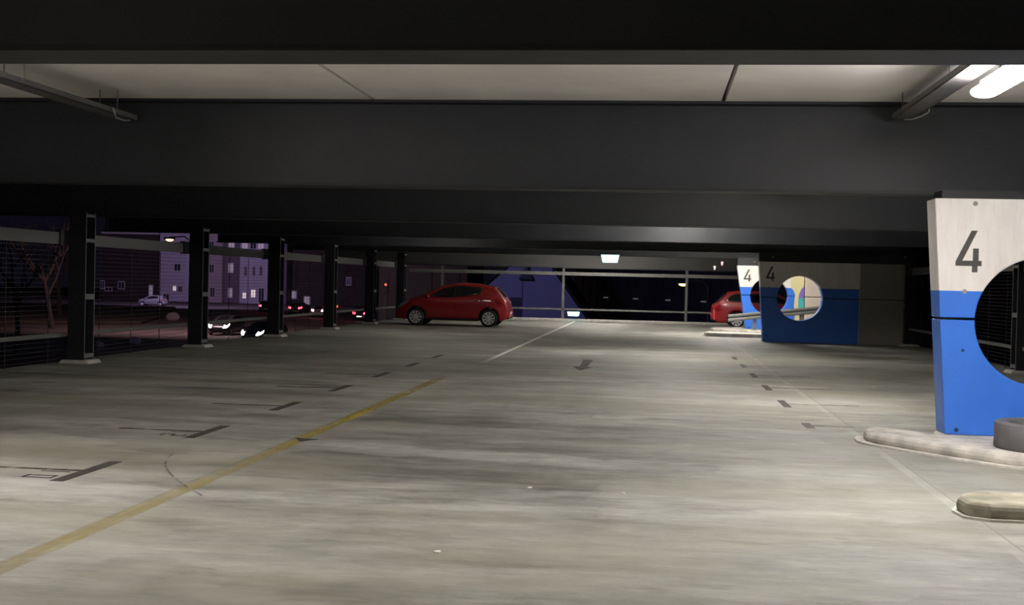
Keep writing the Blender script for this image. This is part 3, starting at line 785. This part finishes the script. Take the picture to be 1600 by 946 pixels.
# cars on the street outside, lamps lit
GZ = -2.97
def street_car(x, Y, rz, label, paint, head=False, tail=False, name='street_car', extra=None):
    sw = {M['red']: paint}
    if head: sw[M['head']] = M['head_on']
    if tail: sw[M['tail']] = M['tail_on']
    if extra: sw.update(extra)
    if tail: x -= 3.9*math.cos(rz); Y -= 3.9*math.sin(rz)
    c = dup(car, (x, Y, GZ), rz, label, sw); c.name = name; c['category'] = 'car'
    return c
R = math.radians
def at_street(px, Y, rz, *a, **k): return street_car((px-1024)/1850*Y, Y, rz, *a, **k)
at_street(374, 76, R(78), 'dark car outside with two bright round headlights, under the houses', M['darkcar'], head=True)
at_street(319, 85, R(88), 'car outside with one dazzling headlight beside the second column', M['darkcar'], head=True)
at_street(399, 142, R(-84), 'dark car outside with thin red tail lights before the lit house windows', M['darkcar'], tail=True)
at_street(448, 136, R(-92), 'dim car outside with two red tail lights right of the third column', M['darkcar'], tail=True)
at_street(486, 128, R(-96), 'silver car outside with the brightest red brake lights', M['silvercar'], tail=True, extra={M['tail']: M['tail_bright']})
at_street(555, 122, R(-93), 'dark car outside with a white and a red light, beside the fourth column', M['darkcar'], tail=True, extra={M['plate']: M['white_on']})
at_street(186, 158, R(5), 'pale parked car beside the lawn below the dark brown house', M['silvercar'])

# extra glows really carried by lamps on the street: traffic signals
def signal(x, Y, z, label, m, s=.16):
    t = thing('traffic_signal', label, 'traffic light', (x, Y, GZ))
    p = bmesh.new(); tube(p, [(0, 0, 0), (0, 0, z-GZ+.5)], .06, 8); obj('pole', p, M['pole'], t)
    obj('signal_box', bx(-.2, .2, -.32, -.06, z-GZ-.75, z-GZ+.35), M['black'], t, bevel=.02)
    b_ = bmesh.new(); lathe(b_, [(0, -.37), (s*.7, -.36), (s, -.32)], 16, c=(0, 0, z-GZ), axis='y'); obj('lit_lens', b_, m, t, smooth=True)
    return t
def PX(px, py, Y):
    d = Mc @ Vector((px-800, -(py-473), -F)); k = Y/d.y; return Vector((d.x*k, Y, H+d.z*k))
for px, py, Y, l in ((604, 445, 100, 'red traffic signal glowing in the narrow bay before the red car'),
                     (528, 479, 118, 'low red traffic signal right of the fourth column')):
    p = PX(px, py, Y); signal(p.x, Y, p.z, l, M['red_on'], .1)

# street lamps
def street_lamp(px, py, Y, label, arm=1.2):
    p = PX(px, py, Y); t = thing('street_lamp', label, 'street lamp', (p.x+arm, Y, GZ)); h = p.z-GZ
    b_ = bmesh.new(); tube(b_, [(0, 0, 0), (0, 0, h*.6), (0, 0, h), (-arm*.3, 0, h+.25), (-arm, 0, h+.2)], [.08, .07, .05, .04, .035], 10); obj('pole', b_, M['pole'], t)
    b_ = bmesh.new(); box(b_, -arm-.3, -arm+.3, -.12, .12, .08, .2)
    for v in b_.verts: v.co.z += h
    obj('lamp_head', b_, M['pole'], t, bevel=.04)
    b_ = bmesh.new(); bmesh.ops.create_icosphere(b_, subdivisions=2, radius=1)
    for v in b_.verts: v.co = Vector((-arm+v.co.x*.22, v.co.y*.12, h+.06+v.co.z*.09))
    obj('lamp_glass', b_, M['orange_on'], t, smooth=True)
    return t
street_lamp(265, 376.5, 62, 'orange glowing street lamp left of the second column')
street_lamp(1067.5, 446.5, 57, 'small orange glowing street lamp beyond the far railing')

# ------------------------------------------------------------------ houses
def window(parent, x, z, w, h, m, y=-.02, trim=True, arch=False):
    fr = bmesh.new(); box(fr, x-w/2-.12, x+w/2+.12, y-.06, y+.02, z-.14, z); box(fr, x-w/2-.12, x+w/2+.12, y-.06, y+.02, z+h, z+h+.14)
    box(fr, x-w/2-.12, x-w/2, y-.05, y+.02, z, z+h); box(fr, x+w/2, x+w/2+.12, y-.05, y+.02, z, z+h); box(fr, x-.04, x+.04, y-.05, y+.02, z, z+h)
    f = obj('window', fr, M['h_trim'], parent)
    g = bmesh.new()
    if arch: prism(g, [(x-w/2, z), (x+w/2, z), (x+w/2, z+h)]+[(x+w/2*math.cos(a*math.pi/8), z+h+w/2*math.sin(a*math.pi/8)) for a in range(1, 8)]+[(x-w/2, z+h)], y-.03, y, axes='xz')
    else: box(g, x-w/2, x+w/2, y-.03, y, z, z+h)
    obj('pane', g, m, f); return f
HY = 186.0
def hx(px): return (PX(px, 440, HY)).x
def house(px0, px1, mkey, label, wins, top=10.5, dy=0, lines=True):
    x0, x1 = hx(px0), hx(px1)-.02; w = x1-x0
    t = thing('town_house', label, 'house', (x0, HY+dy, GZ))
    b_ = bmesh.new(); box(b_, 0, w, 0, 9, 0, top-GZ)
    if lines:
        z = .8
        while z < top-GZ: box(b_, 0, w, -.05, 0, z, z+.25); z += .62
    obj('wall', b_, M[mkey], t)
    r = bmesh.new(); prism(r, [(0, top-GZ), (w, top-GZ), (w, top-GZ+.3), (0, top-GZ+.3)], -.4, 9.4, axes='xz'); obj('roof_cornice', r, M['h_trim'], t)
    r = bmesh.new(); vs = [r.verts.new(p) for p in ((0, -.4, top-GZ+.3), (w, -.4, top-GZ+.3), (w, 9.4, top-GZ+.3), (0, 9.4, top-GZ+.3), (0, 4.5, top-GZ+3.6), (w, 4.5, top-GZ+3.6))]
    for f in ((0, 1, 5, 4), (2, 3, 4, 5), (1, 2, 5), (3, 0, 4), (3, 2, 1, 0)): r.faces.new([vs[i] for i in f])
    obj('roof', r, M['roof'], t)
    for px, py, w_, h_, mk in wins:
        p = PX(px, py, HY+dy); window(t, p.x-x0, p.z-GZ-h_/2, w_, h_, M[mk], -.06)
    return t
house(249, 312, 'h_lilac', 'pale lilac house with a small dark upper window left of the second column',
      [(277.5, 418, .95, 1.1, 'h_glass'), (273, 451, .5, .8, 'window_on'), (282, 452, .6, .9, 'h_glass'), (300, 418, .95, 1.1, 'h_glass'), (262, 382, .8, 1.1, 'h_glass'), (280, 384, .8, 1.1, 'h_glass'), (260, 466, .9, 1.2, 'h_glass')])
house(313, 346, 'h_pink', 'narrow pinkish grey house right of the second column',
      [(331, 420, .7, 1.3, 'h_glass'), (332, 457, .7, 1.5, 'h_glass'), (331, 384, .7, 1.3, 'h_glass')], dy=.3)
house(346.5, 374, 'h_dark', 'recessed dark violet house front between two paler ones',
      [(361, 419, .75, 1.4, 'window_dim'), (360, 458, .6, 1.4, 'window_dim'), (362, 384, .9, 1.0, 'window_dim')], dy=1.2, lines=False)
house(374.5, 418, 'h_lilac', 'pale violet house with two lit ground floor windows and a dark door',
      [(384, 424, .42, 1.5, 'h_glass'), (397, 424, .42, 1.5, 'h_glass'), (408, 424, .42, 1.5, 'h_glass'), (382, 462, .55, .95, 'window_on'), (396, 459, .7, 1.2, 'window_on'), (408.5, 462, .8, 2.3, 'h_glass'),
       (383, 384, .9, 1.0, 'window_dim'), (396, 384, .9, 1.0, 'h_glass'), (408, 384, .9, 1.0, 'window_dim')])
house(150, 248, 'h_brown', 'dark brown house left of the pale lilac one', [(236, 457, .55, 2.2, 'window_dim'), (170, 452, 1.1, .5, 'h_glass'), (160, 445, .6, 1.2, 'h_glass'), (190, 446, 1.0, 1.1, 'h_glass')], top=8.0, dy=2, lines=False)
house(419, 446, 'h_dark', 'slim grey house front right of the third column', [(438, 425, .5, 1.2, 'h_glass')], dy=.6, lines=False)
house(448, 575, 'h_brown', 'long dark building behind the red tail lights', [(460, 461, .7, 1.1, 'window_dim'), (480, 470, .9, 1.2, 'window_dim'), (520, 440, .7, 1.1, 'h_glass'), (545, 440, .7, 1.1, 'h_glass')], top=9.5, dy=3, lines=False)

# gabled house beyond the far railing
t = thing('gabled_house', 'violet gabled house wall beyond the far railing', 'house', (0, 0, 0))
b_ = bmesh.new(); prism(b_, [(-11.4, GZ), (-11.4, .05), (-8.5, 2.61), (-7.25, 3.75), (-6.95, 3.75), (-6.32, 2.65), (-3.95, -.62), (-3.0, -1.9), (-3.0, GZ)], 70, 78, axes='xz'); obj('wall', b_, M['h_gable'], t)
b_ = bmesh.new(); bar(b_, (-11.5, 74, .1), (-7.1, 74, 3.95), 8.4, .12); bar(b_, (-7.1, 74, 3.95), (-2.9, 74, -1.85), 8.4, .12); obj('roof', b_, M['roof'], t)
b_ = bmesh.new(); box(b_, -8.62, -7.86, 69.97, 70.02, GZ, .63); obj('door_recess', b_, M['h_gabledark'], t)
b_ = bmesh.new(); box(b_, -7.86, -7.82, 69.97, 70.01, GZ, 2.4); box(b_, -7.86, -6.3, 69.97, 70.01, 1.98, 2.02); obj('wall_seam', b_, M['h_gabledark'], t)
b_ = bmesh.new(); prism(b_, [(-8.05, 1.72), (-7.2, 1.72), (-7.35, 2.0), (-7.5, 2.05), (-7.5, 3.0), (-7.68, 3.0), (-7.68, 2.05), (-7.9, 2.0)], 69.6, 70.0, axes='xz'); obj('wall_lantern', b_, M['h_gabledark'], t)
# dark hall with a row of dim wall lights
ang = math.atan2(-11, 7.4)
t = thing('dark_hall', 'large black hall behind the far railing with a row of dim wall lights', 'building', (-5.34, 84, GZ), ang)
b_ = bmesh.new(); box(b_, -.6, 30, 0, 12, 0, 9.0)
for i in range(31):
    box(b_, -.6+i, -.6+i+.06, -.04, 0, 0, 9.0)
obj('wall', b_, M['darkwall'], t)
for i in range(5):
    s = i/4*14.85; obj('wall_light', bx(s-.22, s+.22, -.14, -.04, 3.58, 3.63), M['dash_on'], t)
# dark tall block behind everything on the far left and right
t = thing('dark_block', 'dark building mass behind the left end of the far railing', 'building', (-24.6, 104, GZ))
b_ = bmesh.new(); box(b_, 0, 8, 0, 10, 0, 11)
for i in range(3): box(b_, .5+i*2.5, 2.3+i*2.5, -.06, 0, 1.0, 10)
obj('wall', b_, M['darkwall'], t)
obj('roof', bx(-.3, 8.3, -.4, 10.3, 11, 11.3), M['roof'], t)

# lawn bank, boulders, trees
b_ = bmesh.new(); prism(b_, [(-120, 95), (-60, 88), (-45, 100), (-52, 122), (-62, 148), (-120, 150)], GZ, GZ+.25)
struct(obj('lawn', b_, mat('dark_lawn', (.06, .045, .03), .95, noise=.3, scale=.5), bevel=.2))
for px, py, Y, s, l in ((210, 546, 72, .3, 'pale boulder low outside behind the first railing'), (155, 553, 68, .22, 'small pale block low outside beside the biggest column'),
                        (270, 503, 110, .5, 'pale low block outside left of the second column')):
    p = PX(px, py, Y); b_ = bmesh.new(); bmesh.ops.create_icosphere(b_, subdivisions=2, radius=1)
    for v in b_.verts: v.co = Vector((v.co.x*s*1.4*(1+.1*random.random()), v.co.y*s, v.co.z*s*.9*(1+.15*random.random())))
    tag(obj('boulder', b_, mat('pale_stone', (.3, .27, .27), .9), loc=(p.x, Y, -3+s*.7)), l, 'stone')
def tree(x, Y, h, label, seed, lean=0):
    rnd = random.Random(seed); b_ = bmesh.new()
    def grow(p, d, L, r, lv):
        pts = [p]; q = p.copy(); dd = d.copy()
        for i in range(4):
            dd = (dd+Vector((rnd.uniform(-.16, .16), rnd.uniform(-.16, .16), .06))).normalized(); q = q+dd*L/4; pts.append(q.copy())
        tube(b_, pts, [r*(1-.13*i) for i in range(5)], 6 if lv else 8)
        if lv < 3:
            for k in range(4 if lv == 0 else 3):
                i = rnd.choice((2, 3, 4)); a = rnd.uniform(0, 6.28); nd = (dd*.75+Vector((math.cos(a), math.sin(a), .25))*.7).normalized()
                grow(pts[i], nd, L*.66, r*.55, lv+1)
    grow(Vector((0, 0, 0)), Vector((lean, 0, 1)).normalized(), h*.45, h*.022, 0)
    return tag(obj('bare_tree', b_, M['bark'], loc=(x, Y, GZ)), label, 'tree')
tree(-47, 88, 11, 'bare tree outside between the two biggest columns', 3, -.1)
tree(-58, 110, 12, 'bare tree outside at the left edge before the biggest column', 8)
tree(-34, 60, 8, 'bare tree low outside left of the biggest column', 12)
